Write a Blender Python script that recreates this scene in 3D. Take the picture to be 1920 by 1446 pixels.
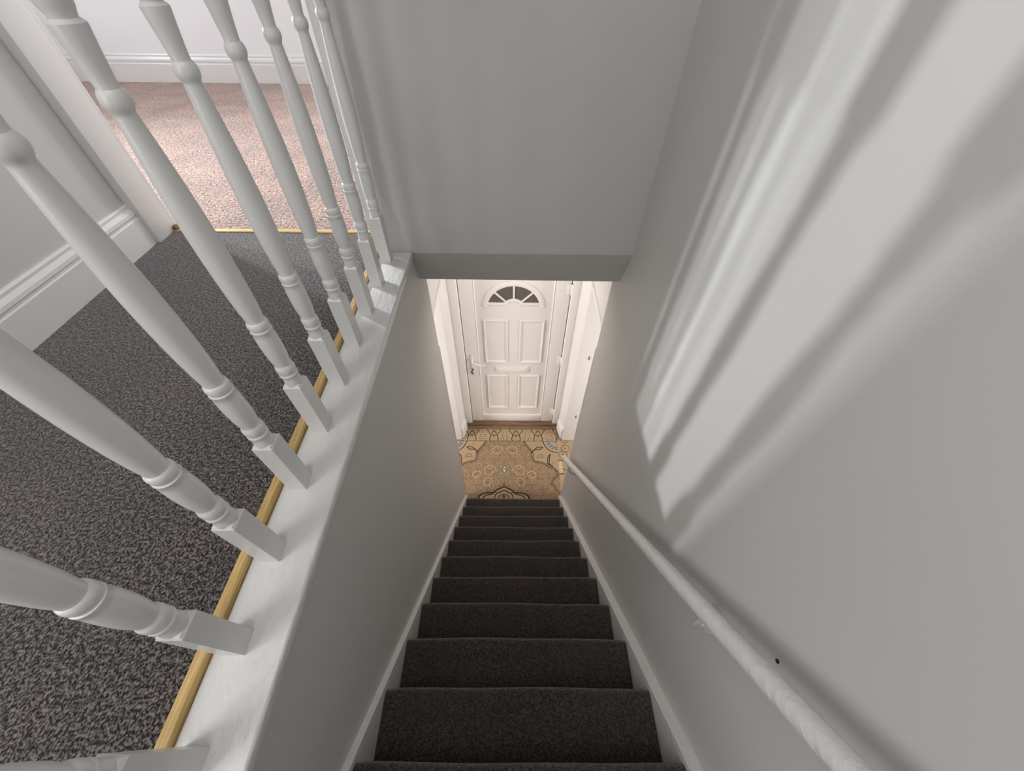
import bpy, bmesh, math, random
import numpy as np
from mathutils import Vector, Matrix

# ---------------------------------------------------------------- clear
for o in list(bpy.data.objects):
    bpy.data.objects.remove(o, do_unlink=True)
scene = bpy.context.scene
COL = scene.collection
R = math.radians
random.seed(4)

# ---------------------------------------------------------------- camera
# metres; z = 0 is the landing floor, +Y runs down the stairs to the front door
cam_data = bpy.data.cameras.new('camera')
cam_data.sensor_fit = 'HORIZONTAL'
cam_data.sensor_width = 36.0
cam_data.lens = 727.06 / 1920 * 36.0
cam_data.clip_start = 0.02
cam = bpy.data.objects.new('camera', cam_data)
COL.objects.link(cam)
pit, yaw, rol = R(49.396), R(-0.363), R(0.7775)
f_ = Vector((0, math.cos(pit), -math.sin(pit)))
u_ = Vector((0, math.sin(pit), math.cos(pit)))
r_ = Vector((1, 0, 0))
Rz = Matrix.Rotation(yaw, 3, 'Z')
f_, u_, r_ = Rz @ f_, Rz @ u_, Rz @ r_
r2 = r_ * math.cos(rol) + u_ * math.sin(rol)
u2 = u_ * math.cos(rol) - r_ * math.sin(rol)
m = Matrix((r2, u2, -f_)).transposed().to_4x4()
m.translation = Vector((0, 0, 0.88))
cam.matrix_world = m
scene.camera = cam

# ---------------------------------------------------------------- view
scene.view_settings.view_transform = 'Standard'
scene.view_settings.look = 'None'
scene.view_settings.gamma = 1.0
scene.view_settings.use_curve_mapping = False
scene.view_settings.exposure = 0.0

# ---------------------------------------------------------------- world + lights
world = bpy.data.worlds.new('world')
scene.world = world
world.use_nodes = True
bg = world.node_tree.nodes['Background']
bg.inputs[0].default_value = (0.80, 0.88, 1.0, 1)
bg.inputs[1].default_value = 0.6


def area(name, loc, target, sx, sy, power, color=(1, 1, 1)):
    d = bpy.data.lights.new(name, 'AREA')
    d.shape = 'RECTANGLE'
    d.size = sx
    d.size_y = sy
    d.energy = power
    d.color = color
    o = bpy.data.objects.new(name, d)
    COL.objects.link(o)
    o.location = loc
    v = Vector(target) - Vector(loc)
    o.rotation_euler = v.to_track_quat('-Z', 'Y').to_euler()
    return o


# daylight through the bedroom window beyond the landing: low bright sky plus its wider glow
for nm_, ly_, pw_ in (('bedroom_window_daylight_near_pane', 2.87, 12), ('bedroom_window_daylight_far_pane', 3.30, 25)):
    kl = area(nm_, (-4.08, ly_, 1.47), (-0.5, 1.25, 0.0), 0.10, 0.16, pw_, (0.95, 0.97, 1.0))
    kl.data.spread = R(75)
area('bedroom_window_glow', (-4.07, 3.07, 1.50), (-1.5, 2.4, 0.4), 0.62, 0.55, 22, (0.97, 0.975, 1.0))
# second bedroom window, in the far wall
area('bedroom_far_window_daylight', (-0.22, 4.22, 1.40), (-1.7, 2.0, 0.3), 0.8, 0.9, 46, (0.97, 0.98, 1.0))
# overhead fill for the landing, through an added, unseen roof window
area('roof_fill_light', (-0.45, -0.35, 2.44), (-0.45, -0.35, 0.0), 1.1, 1.0, 20, (1.0, 0.98, 0.96))
# daylight through the doorway on the left of the photographer
area('rear_doorway_daylight', (-1.56, -0.85, 1.08), (0.5, 0.15, 0.3), 0.7, 1.6, 17, (1.0, 0.985, 0.96))
# daylight reaching the lobby through the two ground-floor rooms
area('left_room_daylight', (-2.9, 1.2, -1.55), (-0.2, 2.2, -2.1), 1.2, 1.3, 102, (1.0, 0.915, 0.86))
area('right_room_daylight', (2.9, 1.2, -1.55), (0.2, 2.2, -2.1), 1.2, 1.3, 76, (1.0, 0.915, 0.86))


# ---------------------------------------------------------------- materials
def new_mat(name):
    mt = bpy.data.materials.new(name)
    mt.use_nodes = True
    nt = mt.node_tree
    b = nt.nodes['Principled BSDF']
    return mt, nt, b


def paint(name, col, rough=0.6, bump=0.08, scale=60.0, var=0.03, spec=0.35, stretch=None):
    mt, nt, b = new_mat(name)
    N = nt.nodes
    tc = N.new('ShaderNodeTexCoord')
    mp = N.new('ShaderNodeMapping')
    if stretch:
        mp.inputs['Scale'].default_value = stretch
    nt.links.new(tc.outputs['Object'], mp.inputs['Vector'])
    n1 = N.new('ShaderNodeTexNoise')
    n1.inputs['Scale'].default_value = scale
    n1.inputs['Detail'].default_value = 4
    nt.links.new(mp.outputs['Vector'], n1.inputs['Vector'])
    n2 = N.new('ShaderNodeTexNoise')
    n2.inputs['Scale'].default_value = 2.3
    n2.inputs['Detail'].default_value = 3
    nt.links.new(tc.outputs['Object'], n2.inputs['Vector'])
    cr = N.new('ShaderNodeValToRGB')
    cr.color_ramp.elements[0].position = 0.3
    cr.color_ramp.elements[1].position = 0.7
    cr.color_ramp.elements[0].color = tuple(c * (1 - var) for c in col) + (1,)
    cr.color_ramp.elements[1].color = tuple(min(1, c * (1 + var)) for c in col) + (1,)
    nt.links.new(n2.outputs['Fac'], cr.inputs['Fac'])
    nt.links.new(cr.outputs['Color'], b.inputs['Base Color'])
    bp = N.new('ShaderNodeBump')
    bp.inputs['Strength'].default_value = bump
    bp.inputs['Distance'].default_value = 0.004
    nt.links.new(n1.outputs['Fac'], bp.inputs['Height'])
    nt.links.new(bp.outputs['Normal'], b.inputs['Normal'])
    b.inputs['Roughness'].default_value = rough
    b.inputs['Specular IOR Level'].default_value = spec
    return mt


def carpet(name, dark, light, patch, scale=420.0, lo=0.42, hi=0.66, bump=0.7, patch_amt=0.45, weave=False, sheen=0.12):
    mt, nt, b = new_mat(name)
    N = nt.nodes
    tc = N.new('ShaderNodeTexCoord')
    n1 = N.new('ShaderNodeTexNoise')
    n1.inputs['Scale'].default_value = scale
    n1.inputs['Detail'].default_value = 2
    n1.inputs['Roughness'].default_value = 0.6
    nt.links.new(tc.outputs['Object'], n1.inputs['Vector'])
    cr = N.new('ShaderNodeValToRGB')
    cr.color_ramp.elements[0].position = lo
    cr.color_ramp.elements[1].position = hi
    cr.color_ramp.elements[0].color = dark + (1,)
    cr.color_ramp.elements[1].color = light + (1,)
    n3 = N.new('ShaderNodeTexNoise')
    n3.inputs['Scale'].default_value = scale * 0.5
    n3.inputs['Detail'].default_value = 1
    nt.links.new(tc.outputs['Object'], n3.inputs['Vector'])
    mf = N.new('ShaderNodeMix')
    mf.inputs['Factor'].default_value = 0.38
    nt.links.new(n1.outputs['Fac'], mf.inputs['A'])
    nt.links.new(n3.outputs['Fac'], mf.inputs['B'])
    nt.links.new(mf.outputs['Result'], cr.inputs['Fac'])
    n2 = N.new('ShaderNodeTexNoise')
    n2.inputs['Scale'].default_value = 4.5
    n2.inputs['Detail'].default_value = 4
    nt.links.new(tc.outputs['Object'], n2.inputs['Vector'])
    cr2 = N.new('ShaderNodeValToRGB')
    cr2.color_ramp.elements[0].position = 0.42
    cr2.color_ramp.elements[1].position = 0.66
    cr2.color_ramp.elements[0].color = (0.80, 0.80, 0.82, 1)
    cr2.color_ramp.elements[1].color = patch + (1,)
    nt.links.new(n2.outputs['Fac'], cr2.inputs['Fac'])
    mx = N.new('ShaderNodeMix')
    mx.data_type = 'RGBA'
    mx.blend_type = 'MULTIPLY'
    mx.inputs['Factor'].default_value = patch_amt
    nt.links.new(cr.outputs['Color'], mx.inputs['A'])
    nt.links.new(cr2.outputs['Color'], mx.inputs['B'])
    nt.links.new(mx.outputs['Result'], b.inputs['Base Color'])
    h = n1.outputs['Fac']
    if weave:
        wv = N.new('ShaderNodeTexVoronoi')
        wv.inputs['Scale'].default_value = 75.0
        nt.links.new(tc.outputs['Object'], wv.inputs['Vector'])
        ad = N.new('ShaderNodeMath')
        ad.operation = 'SUBTRACT'
        nt.links.new(h, ad.inputs[0])
        nt.links.new(wv.outputs['Distance'], ad.inputs[1])
        h = ad.outputs[0]
    bp = N.new('ShaderNodeBump')
    bp.inputs['Strength'].default_value = bump
    bp.inputs['Distance'].default_value = 0.006
    nt.links.new(h, bp.inputs['Height'])
    nt.links.new(bp.outputs['Normal'], b.inputs['Normal'])
    b.inputs['Roughness'].default_value = 0.95
    b.inputs['Specular IOR Level'].default_value = 0.1
    b.inputs['Sheen Weight'].default_value = sheen
    b.inputs['Sheen Roughness'].default_value = 0.45
    return mt


def wood(name, c1, c2, stretch, scale=9.0, rough=0.45):
    mt, nt, b = new_mat(name)
    N = nt.nodes
    tc = N.new('ShaderNodeTexCoord')
    mp = N.new('ShaderNodeMapping')
    mp.inputs['Scale'].default_value = stretch
    nt.links.new(tc.outputs['Object'], mp.inputs['Vector'])
    n1 = N.new('ShaderNodeTexNoise')
    n1.inputs['Scale'].default_value = scale
    n1.inputs['Detail'].default_value = 6
    nt.links.new(mp.outputs['Vector'], n1.inputs['Vector'])
    cr = N.new('ShaderNodeValToRGB')
    cr.color_ramp.elements[0].position = 0.3
    cr.color_ramp.elements[1].position = 0.72
    cr.color_ramp.elements[0].color = c1 + (1,)
    cr.color_ramp.elements[1].color = c2 + (1,)
    nt.links.new(n1.outputs['Fac'], cr.inputs['Fac'])
    nt.links.new(cr.outputs['Color'], b.inputs['Base Color'])
    b.inputs['Roughness'].default_value = rough
    return mt


def plain(name, col, rough=0.4, metal=0.0):
    mt, nt, b = new_mat(name)
    n = nt.nodes.new('ShaderNodeTexNoise')
    n.inputs['Scale'].default_value = 40
    cr = nt.nodes.new('ShaderNodeValToRGB')
    cr.color_ramp.elements[0].color = tuple(c * 0.92 for c in col) + (1,)
    cr.color_ramp.elements[1].color = tuple(min(1, c * 1.06) for c in col) + (1,)
    nt.links.new(n.outputs['Fac'], cr.inputs['Fac'])
    nt.links.new(cr.outputs['Color'], b.inputs['Base Color'])
    b.inputs['Roughness'].default_value = rough
    b.inputs['Metallic'].default_value = metal
    return mt


M = dict(
    wall=paint('wall_paint_grey', (0.56, 0.555, 0.54), 0.55, 0.05, 90, 0.012, 0.3),
    ceil=paint('ceiling_paint', (0.78, 0.78, 0.77), 0.8, 0.05, 90, 0.01),
    roomwall=paint('bedroom_wall_paint', (0.78, 0.78, 0.795), 0.6, 0.04, 90, 0.01),
    gloss=paint('white_gloss_paint', (0.69, 0.685, 0.675), 0.30, 0.9, 60, 0.015, 0.5, (1.0, 0.5, 1.0)),
    gloss_v=paint('white_gloss_paint_upright', (0.69, 0.685, 0.675), 0.30, 0.10, 30, 0.015, 0.5, (1, 1, 0.2)),
    upvc=paint('white_upvc', (0.80, 0.775, 0.755), 0.35, 0.01, 20, 0.01, 0.5),
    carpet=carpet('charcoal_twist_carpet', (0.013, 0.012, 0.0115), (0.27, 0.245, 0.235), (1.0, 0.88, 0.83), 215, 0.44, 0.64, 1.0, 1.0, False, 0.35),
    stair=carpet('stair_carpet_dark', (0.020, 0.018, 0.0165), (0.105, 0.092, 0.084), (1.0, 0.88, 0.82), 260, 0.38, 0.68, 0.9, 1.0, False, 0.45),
    room=carpet('beige_loop_carpet', (0.18, 0.118, 0.095), (0.60, 0.47, 0.41), (1.0, 0.96, 0.92), 120, 0.34, 0.62, 1.0, 1.0, True, 0.1),
    pine=wood('raw_pine_strip', (0.40, 0.245, 0.075), (0.70, 0.50, 0.21), (30, 1.2, 30), 8, 0.5),
    brass=wood('brass_coloured_bar', (0.50, 0.34, 0.13), (0.68, 0.50, 0.22), (1.2, 30, 30), 8, 0.35),
    sill=wood('worn_brown_sill', (0.10, 0.055, 0.03), (0.27, 0.17, 0.10), (1.5, 22, 22), 7, 0.6),
    glass=plain('dark_obscure_glass', (0.13, 0.125, 0.115), 0.22),
    chrome=plain('brushed_steel', (0.45, 0.45, 0.46), 0.3, 0.9),
    keymat=plain('dark_key_plastic', (0.03, 0.03, 0.05), 0.4),
    dark=plain('dark_hole', (0.015, 0.013, 0.012), 0.9),
    lobby=plain('lobby_subfloor', (0.25, 0.18, 0.12), 0.9),
)


# ---------------------------------------------------------------- mesh helpers
def link(name, bm, mat, parent=None, smooth=False):
    me = bpy.data.meshes.new(name)
    bmesh.ops.recalc_face_normals(bm, faces=bm.faces)
    bm.to_mesh(me)
    bm.free()
    me.materials.append(mat)
    if smooth:
        for p in me.polygons:
            p.use_smooth = True
        try:
            me.set_sharp_from_angle(angle=R(38))
        except Exception:
            pass
    o = bpy.data.objects.new(name, me)
    COL.objects.link(o)
    if parent:
        o.parent = parent
    return o


def add_box(bm, x0, x1, y0, y1, z0, z1, bev=0.0, seg=2):
    r = bmesh.ops.create_cube(bm, size=1.0)
    vs = r['verts']
    for v in vs:
        v.co = Vector(((x0 + x1) / 2 + v.co.x * (x1 - x0), (y0 + y1) / 2 + v.co.y * (y1 - y0), (z0 + z1) / 2 + v.co.z * (z1 - z0)))
    if bev > 0:
        es = list({e for v in vs for e in v.link_edges})
        bmesh.ops.bevel(bm, geom=es, offset=bev, segments=seg, affect='EDGES', profile=0.5)


def box(name, b, mat, parent=None, bev=0.0, seg=2):
    bm = bmesh.new()
    add_box(bm, *b, bev=bev, seg=seg)
    return link(name, bm, mat, parent, smooth=bev > 0)


def add_prism(bm, pts, axis, a, b):
    """polygon pts (2-D) swept along an axis from a to b. axis 'x': pts=(y,z); 'y': pts=(x,z); 'z': pts=(x,y)"""
    def mk(p, t):
        if axis == 'x':
            return (t, p[0], p[1])
        if axis == 'y':
            return (p[0], t, p[1])
        return (p[0], p[1], t)
    v0 = [bm.verts.new(mk(p, a)) for p in pts]
    v1 = [bm.verts.new(mk(p, b)) for p in pts]
    n = len(pts)
    bm.faces.new(v0)
    bm.faces.new(list(reversed(v1)))
    for i in range(n):
        bm.faces.new((v0[i], v0[(i + 1) % n], v1[(i + 1) % n], v1[i]))


def prism(name, pts, axis, a, b, mat, parent=None, bev=0.0, smooth=False):
    bm = bmesh.new()
    add_prism(bm, pts, axis, a, b)
    if bev:
        bmesh.ops.bevel(bm, geom=list(bm.edges), offset=bev, segments=2, affect='EDGES', profile=0.5)
    return link(name, bm, mat, parent, smooth=smooth or bev > 0)


def add_lathe(bm, prof, cx, cy, n=20, cap=True):
    rings = []
    for z, r in prof:
        rings.append([bm.verts.new((cx + r * math.cos(2 * math.pi * k / n), cy + r * math.sin(2 * math.pi * k / n), z)) for k in range(n)])
    for a, b in zip(rings, rings[1:]):
        for k in range(n):
            bm.faces.new((a[k], a[(k + 1) % n], b[(k + 1) % n], b[k]))
    if cap:
        bm.faces.new(list(reversed(rings[0])))
        bm.faces.new(rings[-1])


def add_tube(bm, pts, rad, n=12):
    """round tube along a polyline"""
    pts = [Vector(p) for p in pts]
    rings = []
    up = Vector((0.3, 0.2, 1)).normalized()
    for i, p in enumerate(pts):
        t = (pts[min(i + 1, len(pts) - 1)] - pts[max(i - 1, 0)]).normalized()
        s = t.cross(up).normalized()
        w = s.cross(t).normalized()
        rr = rad[i] if isinstance(rad, (list, tuple)) else rad
        rings.append([bm.verts.new(p + (s * math.cos(2 * math.pi * k / n) + w * math.sin(2 * math.pi * k / n)) * rr) for k in range(n)])
    for a, b in zip(rings, rings[1:]):
        for k in range(n):
            bm.faces.new((a[k], a[(k + 1) % n], b[(k + 1) % n], b[k]))
    bm.faces.new(list(reversed(rings[0])))
    bm.faces.new(rings[-1])


def tag(o, label, cat, kind=None, group=None):
    o['label'] = label
    o['category'] = cat
    if kind:
        o['kind'] = kind
    if group:
        o['group'] = group
    return o


def thing(name, label, cat, loc=(0, 0, 0), kind=None):
    o = bpy.data.objects.new(name, None)
    o.empty_display_size = 0.1
    COL.objects.link(o)
    o.location = loc
    o['label'] = label
    o['category'] = cat
    if kind:
        o['kind'] = kind
    return o


def S_(o, label, cat='wall'):
    return tag(o, label, cat, 'structure')


def rebase(root):
    """keep children where they were built although the root sits at its base"""
    inv = Matrix.Translation(root.location).inverted()
    for c in root.children:
        c.matrix_parent_inverse = inv


# ---------------------------------------------------------------- key dimensions
XL, XR = -0.431, 0.515          # stairwell walls
ZF = -2.85                       # ground floor
ZC = 2.36                        # upper ceiling
YE = 1.69                        # foot end of the stairwell walls
YB = 1.495                       # face of wall above stairs
YJ = 2.41                        # inner face of the front wall
YD = 2.629                       # face of the front door sash
XLAND = -1.545                   # landing side wall

# ---------------------------------------------------------------- structure: upper floor
S_(box('wall_right', (XR, XR + 0.12, -1.6, YE, ZF, ZC), M['wall']), 'long pale grey wall with the handrail on the right of the stairs')
S_(box('wall_stair', (XL - 0.115, XL, -1.6, YE, ZF, -0.032), M['wall']), 'grey wall under the white base rail left of the stairs')
bm = bmesh.new()
add_prism(bm, [(YB, 0.0), (YB, -0.006), (YB + 0.08, -0.187), (2.80, -0.187), (2.80, -0.03), (YB + 0.14, -0.03), (YB + 0.14, 0.0)], 'x', XL - 0.14, XR + 0.3)
for v in bm.verts:
    if v.co.x > 0 and abs(v.co.z + 0.187) < 1e-4 and v.co.y < 2:
        v.co.z = -0.194
S_(link('wall_bulkhead', bm, M['wall']), 'sloping grey bulkhead edge hanging over the lower stairs')
S_(box('wall_front', (-0.553, XR + 0.12, YB, YB + 0.155, 0.0, ZC), M['wall']), 'flat grey wall facing the camera above the bulkhead')
bm = bmesh.new()
add_box(bm, XLAND - 0.1, XLAND, -0.45, 1.655, -0.03, ZC)
add_box(bm, XLAND - 0.1, XLAND, -1.6, -1.25, -0.03, ZC)
add_box(bm, XLAND - 0.1, XLAND, -1.25, -0.45, 2.0, ZC)
S_(link('wall_left', bm, M['wall']), 'pale grey landing wall at far left behind the balusters')
S_(box('wall_above_door', (XLAND, -0.553, YB, YB + 0.155, 2.05, ZC), M['wall']), 'strip of grey wall over the open bedroom doorway')
S_(box('wall_back', (XLAND - 0.1, XR + 0.12, -1.7, -1.6, ZF, ZC), M['wall']), 'grey landing wall behind the camera')
bm = bmesh.new()   # ceiling with an opening for the added roof window
RW = (-1.02, 0.12, -0.87, 0.17)
add_box(bm, -4.2, RW[0], -1.7, 4.4, ZC, ZC + 0.1)
add_box(bm, RW[1], XR + 0.12, -1.7, 1.64, ZC, ZC + 0.1)
add_box(bm, RW[1], 0.6, 1.64, 4.4, ZC, ZC + 0.1)
add_box(bm, RW[0], RW[1], -1.7, RW[2], ZC, ZC + 0.1)
add_box(bm, RW[0], RW[1], RW[3], 4.4, ZC, ZC + 0.1)
S_(link('ceiling', bm, M['ceil']), 'white ceiling over the landing and the bedroom', 'ceiling')
wf = thing('window_2', 'added white framed roof window, unseen over the landing', 'window', (-0.45, -0.35, ZC + 0.05), 'structure')
for a, b in ((RW[0], RW[0] + 0.04), (RW[1] - 0.04, RW[1])):
    box('window_stile', (a, b, RW[2], RW[3], ZC + 0.02, ZC + 0.06), M['upvc'], wf, 0.004)
for a, b in ((RW[2], RW[2] + 0.04), (RW[3] - 0.04, RW[3])):
    box('window_rail', (RW[0] + 0.04, RW[1] - 0.04, a, b, ZC + 0.02, ZC + 0.06), M['upvc'], wf, 0.004)
rebase(wf)

# landing carpet floor
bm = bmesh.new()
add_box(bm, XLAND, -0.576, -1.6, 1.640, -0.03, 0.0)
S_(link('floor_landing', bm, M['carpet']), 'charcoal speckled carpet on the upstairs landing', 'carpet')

# bedroom beyond the doorway
S_(box('floor_bedroom', (-4.10, 0.5, 1.668, 4.25, -0.03, 0.0), M['room']), 'beige woven loop carpet in the bright room beyond', 'carpet')
bm = bmesh.new()
add_box(bm, -4.20, -0.66, 4.25, 4.35, -0.03, ZC)
add_box(bm, 0.22, 0.6, 4.25, 4.35, -0.03, ZC)
add_box(bm, -0.66, 0.22, 4.25, 4.35, -0.03, 0.92)
add_box(bm, -0.66, 0.22, 4.25, 4.35, 1.88, ZC)
S_(link('wall_bedroom_far', bm, M['roomwall']), 'bright white far wall of the room beyond the landing')
wf = thing('window_3', 'white framed window in the far wall of the bedroom', 'window', (-0.22, 4.30, 0.92), 'structure')
for a, b in ((-0.66, -0.61), (0.17, 0.22)):
    box('window_stile', (a, b, 4.27, 4.33, 0.92, 1.88), M['upvc'], wf, 0.004)
for a, b in ((0.92, 0.97), (1.83, 1.88)):
    box('window_rail', (-0.61, 0.17, 4.27, 4.33, a, b), M['upvc'], wf, 0.004)
rebase(wf)
S_(box('wall_bedroom_right', (0.5, 0.6, 1.65, 4.25, -0.03, ZC), M['roomwall']), 'white right wall of the room beyond the landing')
S_(box('wall_bedroom_near', (-4.20, XLAND - 0.1, 1.50, 1.655, -0.03, ZC), M['roomwall']), 'partition wall of the bright room left of its doorway')
bm = bmesh.new()
wy0, wy1, wz0, wz1 = 2.70, 3.46, 1.18, 1.82
add_box(bm, -4.20, -4.10, 1.655, wy0, -0.03, ZC)
add_box(bm, -4.20, -4.10, wy1, 4.25, -0.03, ZC)
add_box(bm, -4.20, -4.10, wy0, wy1, -0.03, wz0)
add_box(bm, -4.20, -4.10, wy0, wy1, wz1, ZC)
S_(link('wall_bedroom_left', bm, M['roomwall']), 'white end wall of the bright room holding its window')
wf = thing('window_1', 'small white framed window lighting the bedroom', 'window', (-4.15, 3.13, wz0), 'structure')
for a, b in ((wy0, wy0 + 0.05), (3.045, 3.095), (wy1 - 0.05, wy1)):
    box('window_stile', (-4.18, -4.13, a, b, wz0, wz1), M['upvc'], wf, 0.004)
for a, b in ((wz0, wz0 + 0.05), (wz1 - 0.05, wz1)):
    box('window_rail', (-4.18, -4.13, wy0, wy1, a, b), M['upvc'], wf, 0.004)
rebase(wf)


def skirting_profile(h, t):
    # (depth from the wall, height): torus-like moulded top
    return [(0, 0), (t, 0), (t, h * 0.66), (t * 0.86, h * 0.69), (t * 0.86, h * 0.735), (t * 0.98, h * 0.76),
            (t * 0.92, h * 0.83), (t * 0.62, h * 0.885), (t * 0.50, h * 0.91), (t * 0.50, h * 0.965), (t * 0.30, h), (0, h)]


pr = [(XLAND + d, z) for d, z in skirting_profile(0.165, 0.022)]
S_(prism('baseboard_left', pr, 'y', -0.45, 1.545, M['gloss_v'], smooth=False), 'tall white moulded skirting board along the landing wall', 'skirting board')
pr = [(4.25 - d, z) for d, z in skirting_profile(0.19, 0.02)]
S_(prism('baseboard_bedroom', pr, 'x', -4.10, 0.5, M['gloss_v']), 'white skirting board along the far wall of the bright room', 'skirting board')

# bedroom door casing
fr = thing('trim_1', 'white painted door casing of the open bedroom doorway', 'door frame', (-1.05, 1.6, 0), 'structure')
box('jamb', (XLAND, -1.506, 1.545, 1.665, 0.0, 2.05), M['gloss_v'], fr, 0.003)
box('jamb', (-0.578, -0.553, 1.500, 1.665, 0.0, 2.05), M['gloss_v'], fr, 0.003)
box('architrave', (-0.572, -0.520, 1.485, YB, 0.001, 2.05), M['gloss_v'], fr, 0.005)
box('head', (-1.506, -0.578, 1.545, 1.665, 2.015, 2.05), M['gloss_v'], fr, 0.003)
box('architrave', (XLAND, -1.511, 1.665, 1.685, 0.0005, 2.06), M['gloss_v'], fr, 0.004)  # added on the bedroom side to narrow the light on the right wall
box('rebate_block', (-1.516, -1.490, 1.645, 1.668, 0.0005, 0.022), M['sill'], fr, 0.002)
rebase(fr)
# brass coloured threshold bar
prism('trim_2', [(1.640, 0.0), (1.640, 0.003), (1.645, 0.006), (1.660, 0.006), (1.668, 0.003), (1.668, 0.0)], 'x', -1.503, -0.579, M['brass'], bev=0.0012)
S_(bpy.data.objects['trim_2'], 'thin yellow threshold bar between grey and beige carpets', 'threshold strip')
# raw pine strip between carpet and base rail
prism('trim_3', [(-0.5765, -0.03), (-0.5765, 0.010), (-0.573, 0.013), (-0.557, 0.013), (-0.5535, 0.009), (-0.5535, -0.03)], 'y', -0.6, YB - 0.002, M['pine'], bev=0.001)
S_(bpy.data.objects['trim_3'], 'yellow raw pine strip edging the charcoal landing carpet', 'edge strip')

# ---------------------------------------------------------------- balustrade
bal = thing('balustrade', 'white painted landing balustrade with turned balusters on a flat base rail', 'balustrade', (-0.49, 0.45, 0))
box('base_rail', (-0.5532, -0.4205, -0.6, YB - 0.001, -0.032, 0.0), M['gloss'], bal, 0.007, 3)
box('hand_rail', (-0.545, -0.478, -0.6, YB - 0.001, 1.052, 1.105), M['gloss'], bal, 0.016, 3)
PROF = [(0.184, 0.0190), (0.1875, 0.0196), (0.196, 0.0192), (0.206, 0.0182), (0.2125, 0.0186), (0.2155, 0.0204), (0.2190, 0.0204),
        (0.2215, 0.0186), (0.2240, 0.0188), (0.2290, 0.0203), (0.2350, 0.0207), (0.2410, 0.0202), (0.2450, 0.0190), (0.2475, 0.0172),
        (0.2510, 0.0172), (0.2600, 0.0186), (0.2750, 0.0203), (0.2950, 0.0213), (0.3150, 0.0214), (0.3340, 0.0209), (0.3455, 0.0203),
        (0.3465, 0.0210), (0.3500, 0.0210), (0.3510, 0.0190), (0.3530, 0.0190), (0.3570, 0.0203), (0.3620, 0.0208), (0.3670, 0.0202),
        (0.3705, 0.0188), (0.3720, 0.0168), (0.3750, 0.0167), (0.3850, 0.0178), (0.4050, 0.0194), (0.4350, 0.0208), (0.4700, 0.0217),
        (0.5100, 0.0221), (0.5500, 0.0217), (0.5900, 0.0206), (0.6300, 0.0189), (0.6700, 0.0167), (0.7000, 0.0147), (0.7180, 0.0134),
        (0.7220, 0.0136), (0.7255, 0.0156), (0.7300, 0.0174), (0.7355, 0.0181), (0.7410, 0.0174), (0.7455, 0.0156), (0.7480, 0.0134),
        (0.7520, 0.0132), (0.7650, 0.0144), (0.7850, 0.0166), (0.8050, 0.0192), (0.8090, 0.0193), (0.8110, 0.0172), (0.8130, 0.0146),
        (0.8160, 0.0150), (0.8230, 0.0178), (0.8320, 0.0193), (0.8430, 0.0193), (0.8520, 0.0178), (0.8560, 0.0165), (0.8600, 0.0190), (0.8680, 0.0190)]


def baluster_mesh():
    bm = bmesh.new()
    h = 0.0207
    # square foot with chamfered shoulders
    add_prism(bm, [(-h, -h), (h, -h), (h, h), (-h, h)], 'z', -0.004, 0.1815)
    lo = [bm.verts.new(p) for p in ((-h, -h, 0.1815), (h, -h, 0.1815), (h, h, 0.1815), (-h, h, 0.1815))]
    hh = 0.0175
    hi = [bm.verts.new(p) for p in ((-hh, -hh, 0.188), (hh, -hh, 0.188), (hh, hh, 0.188), (-hh, hh, 0.188))]
    for i in range(4):
        bm.faces.new((lo[i], lo[(i + 1) % 4], hi[(i + 1) % 4], hi[i]))
    bm.faces.new(hi)
    add_lathe(bm, PROF, 0, 0, 24)
    # square head
    add_prism(bm, [(-h, -h), (h, -h), (h, h), (-h, h)], 'z', 0.872, 1.056)
    lo = [bm.verts.new(p) for p in ((-hh, -hh, 0.866), (hh, -hh, 0.866), (hh, hh, 0.866), (-hh, hh, 0.866))]
    hi = [bm.verts.new(p) for p in ((-h, -h, 0.872), (h, -h, 0.872), (h, h, 0.872), (-h, h, 0.872))]
    for i in range(4):
        bm.faces.new((lo[i], lo[(i + 1) % 4], hi[(i + 1) % 4], hi[i]))
    bm.faces.new(list(reversed(lo)))
    bmesh.ops.remove_doubles(bm, verts=bm.verts, dist=1e-5)
    return bm


b0 = link('baluster', baluster_mesh(), M['gloss_v'], bal, smooth=True)
AX = [-0.5113] * 10
for i in range(10):
    o = b0 if i == 0 else b0.copy()
    if i:
        COL.objects.link(o)
        o.parent = bal
    o.location = (AX[i], 1.4077 - 0.1652 * i + 0.0205, 0.0)
    o.rotation_euler = (0, 0, R(random.uniform(-1.5, 1.5)))
rebase(bal)

# ---------------------------------------------------------------- staircase
G, RI = 0.16896, 0.2079
NY0, NZ0 = 1.5982, -2.6440
st = thing('staircase', 'steep straight staircase covered in dark grey brown carpet between white strings', 'staircase', (0.03, 0.6, ZF))
SX0, SX1 = -0.408, 0.4765
rng = np.random.default_rng(3)


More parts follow.
